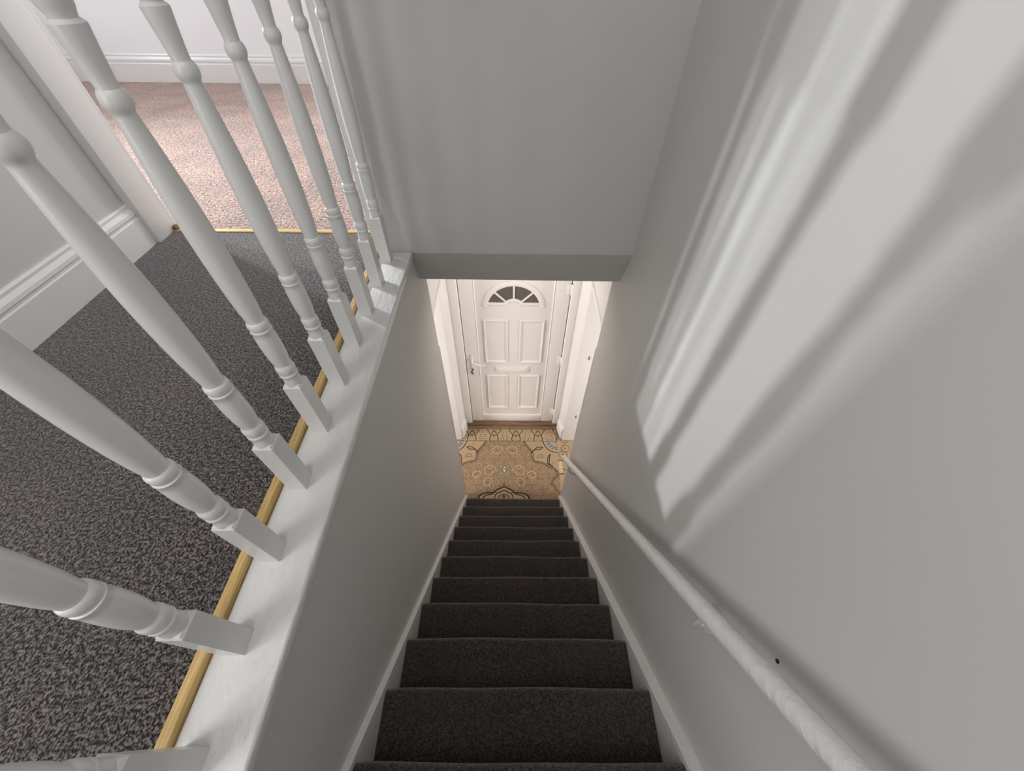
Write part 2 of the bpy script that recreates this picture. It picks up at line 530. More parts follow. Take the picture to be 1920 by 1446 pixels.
def step_mesh(n):
    """one carpeted step: riser plus tread with a rolled nosing, slightly uneven"""
    y, z = NY0 - n * G, NZ0 + n * RI
    prev = z - RI if n > 0 else ZF
    depth = G + 0.035
    r = 0.016
    prof = [(y - depth, z - 0.004), (y - depth * 0.6, z - 0.001), (y - 0.06, z), (y - r, z)]
    for k in range(1, 7):
        a = math.pi / 2 - k * math.pi / 6
        prof.append((y - r + r * math.cos(a), z - r + r * math.sin(a)))
    prof += [(y - 0.012, z - 2 * r - 0.004), (y - 0.020, z - 2 * r - 0.02), (y - 0.022, prev + 0.0), (y - depth, prev + 0.0)]
    bm = bmesh.new()
    NXS = 26
    cols = []
    ph = rng.uniform(0, 6.28, 3)
    for i in range(NXS + 1):
        t = i / NXS
        x = SX0 + (SX1 - SX0) * t
        w = 0.0016 * math.sin(5.1 * t + ph[0]) + 0.0010 * math.sin(13 * t + ph[1])
        edge = -0.004 * (math.exp(-t * 40) + math.exp(-(1 - t) * 40))
        cols.append([bm.verts.new((x, py + (w if k > 1 else 0) + edge * (1 if 2 < k < 10 else 0), pz + (w * 0.8 + edge if 1 < k < 10 else 0))) for k, (py, pz) in enumerate(prof)])
    for a, b in zip(cols, cols[1:]):
        for k in range(len(prof)):
            k2 = (k + 1) % len(prof)
            bm.faces.new((a[k], a[k2], b[k2], b[k]))
    bm.faces.new(cols[0])
    bm.faces.new(list(reversed(cols[-1])))
    return bm


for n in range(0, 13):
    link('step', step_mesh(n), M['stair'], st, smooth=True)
# top step edge meets the landing level
tz = NZ0 + 13 * RI
slope = RI / G


def string_pts(y_bot, y_top, up, down):
    def zt(y):
        return NZ0 + (NY0 - y) * slope
    return [(y_bot, ZF), (y_bot, zt(y_bot) + up), (y_top, zt(y_top) + up), (y_top, zt(y_top) - down), (y_bot - 0.30, ZF)]


bm = bmesh.new()
add_prism(bm, string_pts(1.655, -0.50, 0.012, 0.36), 'x', XL + 0.0005, SX0 - 0.0015)
link('string_board', bm, M['gloss'], st)
bm = bmesh.new()
add_prism(bm, string_pts(1.655, -0.50, 0.012, 0.36), 'x', SX1 + 0.0015, XR - 0.0005)
link('string_board', bm, M['gloss'], st)
rebase(st)
S_(box('floor_top', (XL, XR, -1.6, -0.62, -0.06, -0.03), M['carpet']), 'charcoal carpet at the head of the stairs', 'carpet')

# ---------------------------------------------------------------- wall handrail
hr = thing('stair_handrail', 'round white wooden handrail fixed to the right stair wall', 'handrail', (XR, 0.8, -0.9))
RX = 0.450
pA, pB = Vector((RX, 1.655, -1.968)), Vector((RX, -0.60, 0.860))
dr = (pB - pA).normalized()
bm = bmesh.new()
rr = 0.0215
ps, rs = [], []
for t, q in ((0.0, 0.70), (0.003, 0.86), (0.008, 0.96), (0.016, 1.0)):
    ps.append(pA + dr * t)
    rs.append(rr * q)
L = (pB - pA).length
for t in (0.3, 0.6, 0.9, 1.2, 1.5, 1.8, 2.1, 2.4, 2.8, 3.2, L):
    if t <= L:
        ps.append(pA + dr * t)
        rs.append(rr)
add_tube(bm, ps, rs, 28)
rail = link('rail', bm, M['gloss'], hr, smooth=True)


def bracket(y):
    t = (pA.y - y) / (pA.y - pB.y) * L
    c = pA + dr * t
    bm = bmesh.new()
    base = Vector((XR, c.y + 0.012, c.z - 0.165))
    path = [base + Vector((-0.004, 0, 0)), base + Vector((-0.022, 0, -0.006)), Vector((RX + 0.024, c.y + 0.006, c.z - 0.150)),
            Vector((RX + 0.006, c.y + 0.003, c.z - 0.100)), Vector((RX, c.y, c.z - 0.022))]
    # smooth the arm
    fine = []
    for i in range(len(path) - 1):
        for s in range(4):
            fine.append(path[i].lerp(path[i + 1], s / 4))
    fine.append(path[-1])
    for _ in range(3):
        fine = [fine[0]] + [(fine[i - 1] + fine[i] * 2 + fine[i + 1]) / 4 for i in range(1, len(fine) - 1)] + [fine[-1]]
    add_tube(bm, fine, 0.0065, 12)
    br = link('bracket', bm, M['gloss'], hr, smooth=True)
    bm = bmesh.new()
    bmesh.ops.create_cone(bm, cap_ends=True, segments=20, radius1=0.024, radius2=0.020, depth=0.006,
                          matrix=Matrix.Translation(base + Vector((-0.003, 0, 0))) @ Matrix.Rotation(R(-90), 4, 'Y'))
    p = link('fixing_plate', bm, M['gloss'], br, smooth=True)


for y in (1.45, 0.175, -0.42):
    bracket(y)
rebase(hr)
# old screw hole in the right wall above the rail
bm = bmesh.new()
bmesh.ops.create_cone(bm, cap_ends=True, segments=12, radius1=0.0042, radius2=0.0036, depth=0.004,
                      matrix=Matrix.Translation((XR - 0.0005, 0.084, -0.019)) @ Matrix.Rotation(R(90), 4, 'Y'))
S_(link('trim_4', bm, M['dark']), 'small dark plug hole in the grey wall beside the handrail', 'wall plug')

# ---------------------------------------------------------------- lobby
S_(box('floor', (-3.6, 3.6, -0.5, 2.95, ZF - 0.1, ZF - 0.006), M['lobby']), 'brown floor of the ground-floor lobby and side rooms', 'floor')
XJL, XJR = -0.541, 0.589
# walls over the two side doorways
XWL, XWR = -0.52, 0.59
ZH = -0.745
S_(box('wall_lobby_left', (XWL - 0.12, XWL, YE, YJ, ZH, -0.187), M['wall']), 'wall over the left side doorway beside the front door')
S_(box('wall_lobby_right', (XWR, XWR + 0.12, YE, YJ, ZH, -0.187), M['wall']), 'wall over the right side doorway beside the front door')
for sx, nm, lb in ((-1, 'trim_5', 'left'), (1, 'trim_6', 'right')):
    t = thing(nm, 'white painted casing of the %s side doorway beside the front door' % lb, 'door frame', (sx * 0.62, YJ, ZF), 'structure')
    if sx < 0:
        box('jamb', (-0.78, XJL, YJ - 0.022, YJ, ZF, ZH + 0.02), M['gloss_v'], t, 0.004)
        box('head', (XWL - 0.12, XWL + 0.014, YE, YJ - 0.022, ZH - 0.022, ZH + 0.0), M['gloss_v'], t, 0.003)
        box('edge_bead', (XL - 0.118, XL + 0.002, YE, YE + 0.018, ZF, ZH), M['gloss_v'], t, 0.003)
    else:
        box('jamb', (XJR, 0.83, YJ - 0.022, YJ, ZF, ZH + 0.02), M['gloss_v'], t, 0.004)
        box('head', (XWR - 0.014, XWR + 0.12, YE, YJ - 0.022, ZH - 0.022, ZH + 0.0), M['gloss_v'], t, 0.003)
        box('edge_bead', (XR - 0.002, XR + 0.122, YE, YE + 0.018, ZF, ZH), M['gloss_v'], t, 0.003)
        for z in (-1.55, -2.42):
            box('hinge', (0.680, 0.692, YJ - 0.025, YJ - 0.0215, z, z + 0.045), M['chrome'], t, 0.001)
    rebase(t)
# front wall either side of the entrance, with slightly splayed reveals
bm = bmesh.new()
add_prism(bm, [(-3.6, YJ), (XJL, YJ), (-0.512, 2.545), (-0.512, 2.85), (-3.6, 2.85)], 'z', ZF, -0.187)
S_(link('wall_entrance_left', bm, M['gloss_v']), 'white painted reveal and wall left of the front door')
bm = bmesh.new()
add_prism(bm, [(3.6, YJ), (XJR, YJ), (0.556, 2.545), (0.556, 2.85), (3.6, 2.85)], 'z', ZF, -0.187)
S_(link('wall_entrance_right', bm, M['gloss_v']), 'white painted reveal and wall right of the front door')
S_(box('wall_entrance_top', (-0.512, 0.556, 2.60, 2.85, -0.76, -0.187), M['gloss_v']), 'white wall strip over the front door')


def reveal_skirt(nm, sx, lb):
    if sx < 0:
        a, b, d = Vector((XJL + 0.0, YJ - 0.0)), Vector((-0.512, 2.545)), Vector((1, 0))
    else:
        a, b, d = Vector((XJR, YJ)), Vector((0.556, 2.545)), Vector((-1, 0))
    bm = bmesh.new()
    prf = skirting_profile(0.19, 0.02)
    r0 = [bm.verts.new((a.x + d.x * q, a.y - 0.0, ZF + z)) for q, z in prf]
    r1 = [bm.verts.new((b.x + d.x * q, b.y, ZF + z)) for q, z in prf]
    n = len(prf)
    bm.faces.new(r0)
    bm.faces.new(list(reversed(r1)))
    for i in range(n):
        bm.faces.new((r0[i], r0[(i + 1) % n], r1[(i + 1) % n], r1[i]))
    S_(link(nm, bm, M['gloss_v']), 'short white skirting on the reveal %s of the front door' % lb, 'skirting board')


reveal_skirt('baseboard_entrance_left', -1, 'left')
reveal_skirt('baseboard_entrance_right', 1, 'right')
# side room shells (their light reaches the lobby)
for sx, nm, lb in ((-1, 'left', 'left'), (1, 'right', 'right')):
    x0, x1 = sorted((sx * 3.5, sx * 3.6))
    S_(box('wall_room_' + nm, (x0, x1, -0.5, 2.41, ZF, -0.19), M['roomwall']), 'far wall of the ground-floor room on the %s' % lb)
    a, b = ((-3.5, XL - 0.115) if sx < 0 else (XR + 0.12, 3.5))
    S_(box('wall_rear_' + nm, (a, b, -0.6, -0.5, ZF, -0.19), M['roomwall']), 'rear wall of the ground-floor room on the %s' % lb)
    if sx < 0:
        S_(box('ceiling_left', (-3.6, XL - 0.12, -0.6, 2.41, -0.185, -0.032), M['ceil']), 'ceiling of the ground-floor room on the left', 'ceiling')
    else:
        S_(box('ceiling_right', (XR + 0.12, 3.6, -0.6, 1.49, -0.187, -0.087), M['ceil']), 'ceiling of the ground-floor room on the right', 'ceiling')
S_(box('ceiling_right_front', (XR + 0.3, 3.6, 1.49, 2.85, -0.187, -0.087), M['ceil']), 'front part of the ceiling of the right ground-floor room', 'ceiling')

# ---------------------------------------------------------------- front door
fd = thing('door_1', 'white panelled front door with a fan-shaped window and letterbox', 'door', (0.027, YD, ZF), 'structure')
U = M['upvc']
Y0 = YD
DT = -0.80     # top of the sash
for b in ((-0.512, -0.437), (0.490, 0.556)):
    box('frame_stile', (b[0], b[1], YD - 0.030, YD + 0.04, ZF + 0.001, DT + 0.05), U, fd, 0.005)
box('frame_head', (-0.437, 0.490, YD - 0.030, YD + 0.04, DT + 0.008, DT + 0.05), U, fd, 0.005)
# sash frame: stiles and rails
box('sash_stile', (-0.432, -0.310, YD, YD + 0.05, ZF + 0.03, DT), U, fd, 0.006)
box('sash_stile', (0.358, 0.484, YD, YD + 0.05, ZF + 0.03, DT), U, fd, 0.006)
box('sash_rail', (-0.310, 0.358, YD, YD + 0.05, ZF + 0.03, -2.712), U, fd, 0.006)
box('sash_rail', (-0.310, 0.358, YD, YD + 0.05, DT - 0.09, DT), U, fd, 0.006)
box('door_backing', (-0.510, 0.554, YD + 0.052, YD + 0.07, ZF + 0.03, DT + 0.05), U, fd)  # slab added behind frame and sash to stop light leaking through the gap
# glazing beads around the panel
for x0, x1 in ((-0.3115, -0.299), (0.347, 0.3595)):
    prism('glazing_bead', [(x0, YD + 0.018), (x0, YD + 0.002), ((x0 + x1) / 2, YD - 0.002), (x1, YD + 0.004), (x1, YD + 0.018)], 'z', -2.712, DT - 0.09, U, fd)
prism('glazing_bead', [(YD + 0.018, -2.7135), (YD + 0.002, -2.7135), (YD - 0.002, -2.707), (YD + 0.004, -2.700), (YD + 0.018, -2.700)], 'x', -0.299, 0.347, U, fd)

# door panel with a hole for the fan window
FC, FZ = 0.0215, -1.190      # centre of the fan circles
GB = -1.135                  # bottom of the glass
RO, RG, RH = 0.266, 0.225, 0.090
PX0, PX1, PZ0, PZ1 = -0.300, 0.348, -2.702, DT - 0.09
YP = YD + 0.012


def arc(r, a0, a1, n):
    return [(FC + r * math.cos(a0 + (a1 - a0) * i / n), FZ + r * math.sin(a0 + (a1 - a0) * i / n)) for i in range(n + 1)]


def ang(r):
    return math.asin((GB - FZ) / r)


aG, aH = ang(RG), ang(RH)
outer = arc(RG, aG, math.pi - aG, 36)                       # right -> left over the top
bm = bmesh.new()
# front skin: strips above the arch, below and beside, hub included in the lower part
pts_top = [(PX1, GB)] + [(PX1, PZ1), (PX0, PZ1), (PX0, GB)]


def vert(x, z, y=YP):
    return bm.verts.new((x, y, z))


ov = [vert(*p) for p in outer]
# outer boundary points matched to the arch by angle
bd = []
for i, p in enumerate(outer):
    a = math.atan2(p[1] - GB, p[0] - FC) if 0 < i < len(outer) - 1 else (0 if i == 0 else math.pi)
    dx, dz = math.cos(a), math.sin(a)
    tx = ((PX1 - FC) / dx if dx > 1e-6 else (PX0 - FC) / dx if dx < -1e-6 else 1e9)
    tz_ = (PZ1 - GB) / dz if dz > 1e-6 else 1e9
    t = min(tx, tz_)
    bd.append(vert(FC + dx * t, GB + dz * t))
cR, cL = vert(PX1, PZ1), vert(PX0, PZ1)
for i in range(len(ov) - 1):
    a, b = bd[i], bd[i + 1]
    if abs(a.co.x - PX1) < 1e-5 and abs(b.co.z - PZ1) < 1e-5 and abs(b.co.x - PX1) > 1e-5:
        bm.faces.new((ov[i], a, cR, b, ov[i + 1]))
    elif abs(a.co.z - PZ1) < 1e-5 and abs(b.co.x - PX0) < 1e-5 and abs(a.co.x - PX0) > 1e-5:
        bm.faces.new((ov[i], a, cL, b, ov[i + 1]))
    else:
        bm.faces.new((ov[i], a, b, ov[i + 1]))
lowL, lowR = vert(PX0, PZ0), vert(PX1, PZ0)
bm.faces.new((bd[0], ov[0], ov[-1], bd[-1], lowL, lowR))
hub = arc(RH, aH, math.pi - aH, 16)
bm.faces.new([vert(*p) for p in hub])
link('door_panel', bm, U, fd)


def ring_sector(name, r0, r1, a0, a1, n, y0, y1, parent, mat=U, ridge=0.0):
    """half-round raised moulding following an arc"""
    bm = bmesh.new()
    prof = [(r0, y1), (r0, y0 + 0.003), (r0 + (r1 - r0) * 0.25, y0 - ridge), (r0 + (r1 - r0) * 0.75, y0 - ridge), (r1, y0 + 0.003), (r1, y1)]
    rings = []
    for i in range(n + 1):
        a = a0 + (a1 - a0) * i / n
        rings.append([bm.verts.new((FC + r * math.cos(a), y, FZ + r * math.sin(a))) for r, y in prof])
    for p, q in zip(rings, rings[1:]):
        for k in range(len(prof)):
            bm.faces.new((p[k], p[(k + 1) % len(prof)], q[(k + 1) % len(prof)], q[k]))
    bm.faces.new(rings[0])
    bm.faces.new(list(reversed(rings[-1])))
    return link(name, bm, mat, parent, smooth=True)


aO = math.asin((-1.176 - FZ) / RO)
fan = ring_sector('fan_surround', RG - 0.004, RO, aO, math.pi - aO, 40, YP - 0.008, YP + 0.004, fd, ridge=0.003)
ring_sector('fan_hub', RH - 0.022, RH + 0.006, ang(RH) - 0.25, math.pi - ang(RH) + 0.25, 20, YP - 0.008, YP + 0.004, fan, ridge=0.003)
for s in (-1, 1):
    xa, xb = sorted((FC + s * 0.062, FC + s * 0.232))
    box('fan_sill', (xa, xb, YP - 0.010, YP + 0.004, GB - 0.022, GB + 0.002), U, fan, 0.003)
cuts = [R(45), R(90), R(135)]
edges = [aG * 0.0 + aH] + cuts + [math.pi - aH]
for k, (a0, a1) in enumerate(zip([0.0] + cuts, cuts + [math.pi])):
    # one pane between two glazing bars, clipped at the sill
    def clip(r, a):
        lim = math.asin(min(1, (GB - FZ) / r))
        return min(max(a, lim), math.pi - lim)
    o_ = [(FC + RG * math.cos(t), FZ + RG * math.sin(t)) for t in [clip(RG, a0) + (clip(RG, a1) - clip(RG, a0)) * i / 10 for i in range(11)]]
    i_ = [(FC + RH * math.cos(t), FZ + RH * math.sin(t)) for t in [clip(RH, a1) + (clip(RH, a0) - clip(RH, a1)) * i / 8 for i in range(9)]]
    prism('pane', o_ + i_, 'y', YP + 0.002, YP + 0.010, M['glass'], fan)
for a in cuts:
    d = Vector((math.cos(a), math.sin(a)))
    n_ = Vector((-d.y, d.x)) * 0.0075
    c = Vector((FC, FZ))
    p = [c + d * (RH - 0.002) - n_, c + d * (RG + 0.004) - n_, c + d * (RG + 0.004) + n_, c + d * (RH - 0.002) + n_]
    prism('glazing_bar', [(q.x, q.y) for q in p], 'y', YP - 0.006, YP + 0.003, U, fan, bev=0.0015)


def moulded_panel(x0, x1, z0, z1):
    w = 0.026
    bm = bmesh.new()
    prof = [(0.0, 0.001), (0.004, -0.010), (0.009, -0.012), (0.015, -0.006), (0.020, -0.007), (w, 0.004)]
    loops = []
    for d, y in prof:
        loops.append([bm.verts.new(p) for p in ((x0 + d, YP + y, z0 + d), (x1 - d, YP + y, z0 + d), (x1 - d, YP + y, z1 - d), (x0 + d, YP + y, z1 - d))])
    for a, b in zip(loops, loops[1:]):
        for i in range(4):
            bm.faces.new((a[i], a[(i + 1) % 4], b[(i + 1) % 4], b[i]))
    bm.faces.new(list(reversed(loops[-1])))
    return link('raised_panel', bm, U, fd)


moulded_panel(-0.246, -0.026, -1.852, -1.318)
moulded_panel(0.078, 0.300, -1.852, -1.318)
moulded_panel(-0.242, -0.026, -2.576, -2.036)
moulded_panel(0.080, 0.298, -2.576, -2.036)
lp = box('letterbox', (-0.146, 0.180, YP - 0.012, YP + 0.002, -1.994, -1.914), U, fd, 0.005)
box('letter_flap', (-0.126, 0.160, YP - 0.016, YP - 0.011, -1.984, -1.926), U, lp, 0.003)
# lever handle on a white backplate
hp = box('handle_plate', (-0.388, -0.356, YD - 0.010, YD + 0.001, -2.010, -1.742), U, fd, 0.008, 3)
bm = bmesh.new()
add_tube(bm, [(-0.371, YD - 0.008, -1.800), (-0.371, YD - 0.040, -1.802), (-0.362, YD - 0.050, -1.812), (-0.335, YD - 0.052, -1.828),
              (-0.300, YD - 0.052, -1.834), (-0.262, YD - 0.050, -1.834), (-0.246, YD - 0.048, -1.833)], [0.010, 0.010, 0.010, 0.0095, 0.009, 0.0085, 0.006], 12)
link('lever', bm, U, hp, smooth=True)
bm = bmesh.new()
bmesh.ops.create_cone(bm, cap_ends=True, segments=18, radius1=0.012, radius2=0.011, depth=0.010,
                      matrix=Matrix.Translation((-0.372, YD - 0.014, -1.930)) @ Matrix.Rotation(R(90), 4, 'X'))
lk = link('lock_cylinder', bm, M['chrome'], hp, smooth=True)
bm = bmesh.new()
add_box(bm, -0.376, -0.368, YD - 0.042, YD - 0.016, -1.934, -1.928, 0.001)
bmesh.ops.create_cone(bm, cap_ends=True, segments=16, radius1=0.014, radius2=0.014, depth=0.004,
                      matrix=Matrix.Translation((-0.384, YD - 0.046, -1.938)) @ Matrix.Rotation(R(70), 4, 'Y'))
add_tube(bm, [(-0.372, YD - 0.046, -1.940), (-0.370, YD - 0.046, -1.958), (-0.371, YD - 0.045, -1.982)], [0.005, 0.006, 0.002], 8)
link('key', bm, M['keymat'], hp, smooth=False)
for z in (-0.985, -1.800, -2.625):
    bm = bmesh.new()
    add_box(bm, 0.452, 0.486, YD - 0.012, YD + 0.001, z - 0.048, z + 0.048, 0.004)
    add_lathe(bm, [(z - 0.052, 0.009), (z - 0.046, 0.011), (z + 0.046, 0.011), (z + 0.052, 0.009)], 0.492, YD - 0.016, 14)
    h = link('hinge', bm, U, fd, smooth=True)
    box('hinge_pin', (0.486, 0.498, YD - 0.022, YD - 0.010, z + 0.052, z + 0.064), M['dark'], h, 0.002)
rebase(fd)

# made-up flush lamp brightening the lower stair walls, hidden by the bulkhead
ll = thing('added_lobby_lamp', 'added small round white fill lamp, unseen under the lobby ceiling', 'lamp', (0.04, 2.12, -0.187))
bm = bmesh.new()
add_lathe(bm, [(-0.187, 0.11), (-0.205, 0.11), (-0.212, 0.105)], 0.04, 2.12, 28)
link('added_lamp_base', bm, M['upvc'], ll, smooth=True)
bm = bmesh.new()
add_lathe(bm, [(-0.212, 0.100), (-0.225, 0.096), (-0.238, 0.080), (-0.246, 0.050), (-0.249, 0.010)], 0.04, 2.12, 28)
mt, nt, b_ = new_mat('added_lamp_opal_glass')
b_.inputs['Base Color'].default_value = (0.9, 0.88, 0.85, 1)
b_.inputs['Emission Color'].default_value = (1.0, 0.90, 0.82, 1)
b_.inputs['Emission Strength'].default_value = 2.5
link('added_lamp_shade', bm, mt, ll, smooth=True)
rebase(ll)
pl = bpy.data.lights.new('lobby_fill_light', 'AREA')  # fill light of the added lobby lamp
pl.shape = 'DISK'
pl.size = 0.2
pl.energy = 5.0
pl.color = (1.0, 0.90, 0.82)
plo = bpy.data.objects.new('lobby_fill_light', pl)
COL.objects.link(plo)
plo.location = (0.04, 2.12, -0.252)

# worn sill and carpet edge under the front door
S_(box('trim_7', (-0.512, 0.556, 2.578, YD + 0.05, ZF - 0.004, ZF + 0.028), M['sill'], None, 0.004), 'worn brown wooden sill under the front door', 'threshold')
S_(box('trim_8', (-0.512, 0.556, 2.532, 2.577, ZF - 0.004, ZF + 0.012), M['sill'], None, 0.003), 'narrow brown strip between the sill and the patterned carpet', 'threshold strip')

# ---------------------------------------------------------------- patterned lobby carpet
CX = -0.056
P_A = [(0.1588, 2.3642), (0.1829, 2.3178), (0.2118, 2.2778), (0.2405, 2.2439), (0.2513, 2.2102), (0.2499, 2.1657), (0.2657, 2.1143), (0.3233, 2.1061), (0.38, 2.085), (0.4259, 2.0479), (0.4818, 2.0271), (0.5034, 1.9957)]
P_C = [(0.3658, 2.2907), (0.3314, 2.2984), (0.2962, 2.2843), (0.2655, 2.2555), (0.2448, 2.2214), (0.2482, 2.2383), (0.2805, 2.2613), (0.3299, 2.2617), (0.3658, 2.2907)]
P_D = [(0.445, 2.2064), (0.4219, 2.1783), (0.4094, 2.1286), (0.4118, 2.0852), (0.4645, 2.0535), (0.4265, 2.0908), (0.4339, 2.1508), (0.445, 2.2064)]
P_E = [(-0.056, 2.0864), (-0.0373, 2.0491), (-0.013, 2.0122), (0.0203, 2.002), (-0.017, 1.9444), (-0.0447, 1.9083), (-0.056, 1.8878)]
P_E2 = [(-0.056, 2.0681), (-0.0418, 2.0331), (-0.0366, 2.0015), (-0.056, 1.9699)]
P_G = [(-0.056, 1.8207), (-0.0201, 1.7982), (0.0167, 1.7838), (0.046, 1.75), (0.0988, 1.7504), (0.1578, 1.7383), (0.1936, 1.7155), (0.2021, 1.69), (0.2021, 1.62)]
P_G2 = [(-0.056, 1.7784), (-0.0196, 1.7591), (0.0078, 1.7496), (0.0306, 1.7257), (0.0352, 1.69), (0.0352, 1.62)]
P_G3 = [(0.0624, 1.7356), (0.1077, 1.7263), (0.1437, 1.7122), (0.157, 1.69), (0.157, 1.62)]
P_H = [(0.5034, 1.9957), (0.504, 1.9385), (0.4644, 1.9075), (0.4372, 1.8467), (0.4676, 1.8171), (0.4878, 1.7779), (0.5134, 1.7537)]


def dist_poly(X, Y, pts):
    d = np.full(X.shape, 9.0)
    for (ax, ay), (bx, by) in zip(pts, pts[1:]):
        vx, vy = bx - ax, by - ay
        L2 = vx * vx + vy * vy + 1e-12
        t = np.clip(((X - ax) * vx + (Y - ay) * vy) / L2, 0, 1)
        d = np.minimum(d, np.hypot(X - ax - t * vx, Y - ay - t * vy))
    return d


def mix(c, col, m):
    m = np.clip(m, 0, 1)[..., None]
    return c * (1 - m) + np.array(col) * m


def line(d, w, soft=0.0016):
    return np.clip((w - d) / soft + 0.5, 0, 1)


CREAM, TAN, DARK, OLIVE, LITE = (0.36, 0.275, 0.180), (0.235, 0.155, 0.098), (0.050, 0.038, 0.027), (0.105, 0.080, 0.054), (0.42, 0.325, 0.210)
GREY = (0.29, 0.27, 0.225)


def pattern(X, Y):
    rg = np.random.default_rng(11)
    c = np.zeros(X.shape + (3,)) + np.array(TAN)
    xs = np.abs(X - CX)
    XM = CX + xs                                   # mirrored coordinate
    # field: fine scrollwork of spirals, pale on tan
    cell = 0.058
    for j in range(0, 17):
        for i in range(0, 12):
            px = (i + 0.5 + rg.uniform(-0.25, 0.25)) * cell
            py = 1.5 + (j + 0.5 + rg.uniform(-0.25, 0.25)) * cell
            r = np.hypot(xs - px, Y - py)
            th = np.arctan2(Y - py, (xs - px) * (1 if rg.random() < 0.5 else -1))
            rad = rg.uniform(0.024, 0.040)
            ph = (r / 0.0145 - th / (2 * np.pi) + rg.random()) % 1.0
            msk = (r < rad)
            c = mix(c, LITE, np.where(msk, np.clip((0.20 - np.abs(ph - 0.5)) * 7, 0, 1) * 0.85, 0))
            c = mix(c, OLIVE, np.where(r < 0.0058, 0.75, 0))
            c = mix(c, OLIVE, np.where(np.abs(r - rad) < 0.0020, 0.50, 0))
            c = mix(c, OLIVE, np.where(msk, np.clip((0.14 - np.abs(((ph + 0.5) % 1.0) - 0.5)) * 8, 0, 1) * 0.35, 0))
    # large pale scrolls
    for (sx, sy, sr) in ((0.0289, 2.2476, 0.062), (0.1008, 1.9974, 0.070), (0.1183, 1.8641, 0.056), (0.24, 1.95, 0.05)):
        r = np.hypot(XM - sx, Y - sy)
        th = np.arctan2(Y - sy, XM - sx)
        ph = np.abs(r - sr * (0.55 + 0.45 * (th / np.pi + 1) / 2))
        c = mix(c, LITE, line(ph, 0.0048) * (r < sr * 1.15))
        c = mix(c, OLIVE, line(np.abs(ph - 0.0065), 0.0012) * (r < sr * 1.2) * 0.5)
        c = mix(c, DARK, line(r, 0.008, 0.004) * 0.8)
    # corner spandrels: paler ground behind outline A
    ax = np.array([p[0] for p in P_A]); ay = np.array([p[1] for p in P_A])
    lim = np.interp(XM, ax, ay, left=9.0, right=ay[-1])
    inside = (Y > lim) & (XM > ax[0]) & (Y < 2.37)
    cc = mix(c, (0.37, 0.275, 0.175), np.where(inside, 0.72, 0))
    c = cc
    for (sx, sy, sr) in ((0.335, 2.185, 0.030), (0.30, 2.165, 0.016), (0.365, 2.165, 0.016), (0.475, 2.10, 0.018), (0.30, 2.335, 0.014)):
        for k in range(5):
            a = k * 2 * math.pi / 5 + 0.3
            c = mix(c, DARK, line(np.hypot(XM - sx - sr * 0.75 * math.cos(a), Y - sy - sr * 0.75 * math.sin(a)), sr * 0.24, 0.003) * 0.85)
    # quarter rosette
    r = np.hypot(XM - 0.5258, Y - 2.3794)
    c = mix(c, GREY, (r < 0.150) * 0.95)
    c = mix(c, DARK, line(np.abs(r - 0.150), 0.0055))
    c = mix(c, DARK, line(np.abs(r - 0.088), 0.0035) * 0.8)
    c = mix(c, CREAM, line(np.abs(r - 0.132), 0.0045) * 0.9)
    th = np.arctan2(Y - 2.3794, XM - 0.5258)
    c = mix(c, DARK, ((np.abs(r - 0.108) < 0.013) & ((th * 9 / np.pi) % 1.0 < 0.45)) * 0.65)
    c = mix(c, DARK, (r < 0.030) * 0.5)
    # outlines
    for pl, w in ((P_A, 0.0115), (P_H, 0.0100)):
        d = dist_poly(XM, Y, pl)
        c = mix(c, DARK, line(d, w))
        c = mix(c, (0.40, 0.29, 0.16), line(d, w * 0.22))
    for pl in (P_C, P_D):
        d = dist_poly(XM, Y, pl)
        c = mix(c, DARK, line(d, 0.0055))
    # pendant
    d = dist_poly(XM, Y, P_E)
    c = mix(c, GREY, line(d, 0.0042))
    c = mix(c, DARK, line(np.abs(d - 0.006), 0.0018) * 0.85)
    lim = np.interp(Y, [p[1] for p in P_E2][::-1], [p[0] for p in P_E2][::-1], left=-1, right=-1)
    c = mix(c, (0.53, 0.46, 0.32), (XM < lim) * 1.0)
    d = dist_poly(XM, Y, P_E2)
    c = mix(c, DARK, line(d, 0.0032))
    c = mix(c, DARK, line(np.hypot(xs, Y - 2.018), 0.010, 0.004) * 0.8)
    r = np.hypot(xs, Y - 1.8476)
    c = mix(c, DARK, line(np.abs(r - 0.0095), 0.0028))
    # medallion
    lim = np.interp(XM, [p[0] for p in P_G], [p[1] for p in P_G], right=-9)
    c = mix(c, (0.40, 0.30, 0.19), (Y < lim) * 0.85)
    for pl, w in ((P_G, 0.0095), (P_G2, 0.0075), (P_G3, 0.0065)):
        d = dist_poly(XM, Y, pl)
        c = mix(c, DARK, line(d, w))
    lim = np.interp(XM, [p[0] for p in P_G2], [p[1] for p in P_G2], right=-9)
    c = mix(c, CREAM, (Y < lim - 0.008) * 0.8)
    for k in range(7):
        a = math.pi * k / 6
        c = mix(c, DARK, line(np.hypot(XM - CX - 0.05 * math.cos(a), Y - 1.70 - 0.036 * math.sin(a)), 0.009, 0.004) * 0.9)
    c = mix(c, DARK, line(np.hypot(xs, Y - 1.71), 0.020, 0.006) * 0.8)
    # border band
    B0, B1 = 2.372, 2.531
    band = (Y > B0)
    cb = np.zeros_like(c) + np.array(CREAM)
    per = 0.2505
    u = ((X - 0.069 + per / 2) % per) - per / 2
    v = (Y - B0) / (B1 - B0)
    half = 0.040 + 0.040 * np.clip(v - 0.15, 0, 1) ** 1.6 + 0.008 * np.sin(v * 9)
    cb = mix(cb, (0.30, 0.225, 0.13), (np.abs(u) < half) * 0.75)
    cb = mix(cb, DARK, line(np.abs(np.abs(u) - half), 0.0058))
    cb = mix(cb, LITE, line(np.abs(np.abs(u) - half + 0.009), 0.0026) * 0.8)
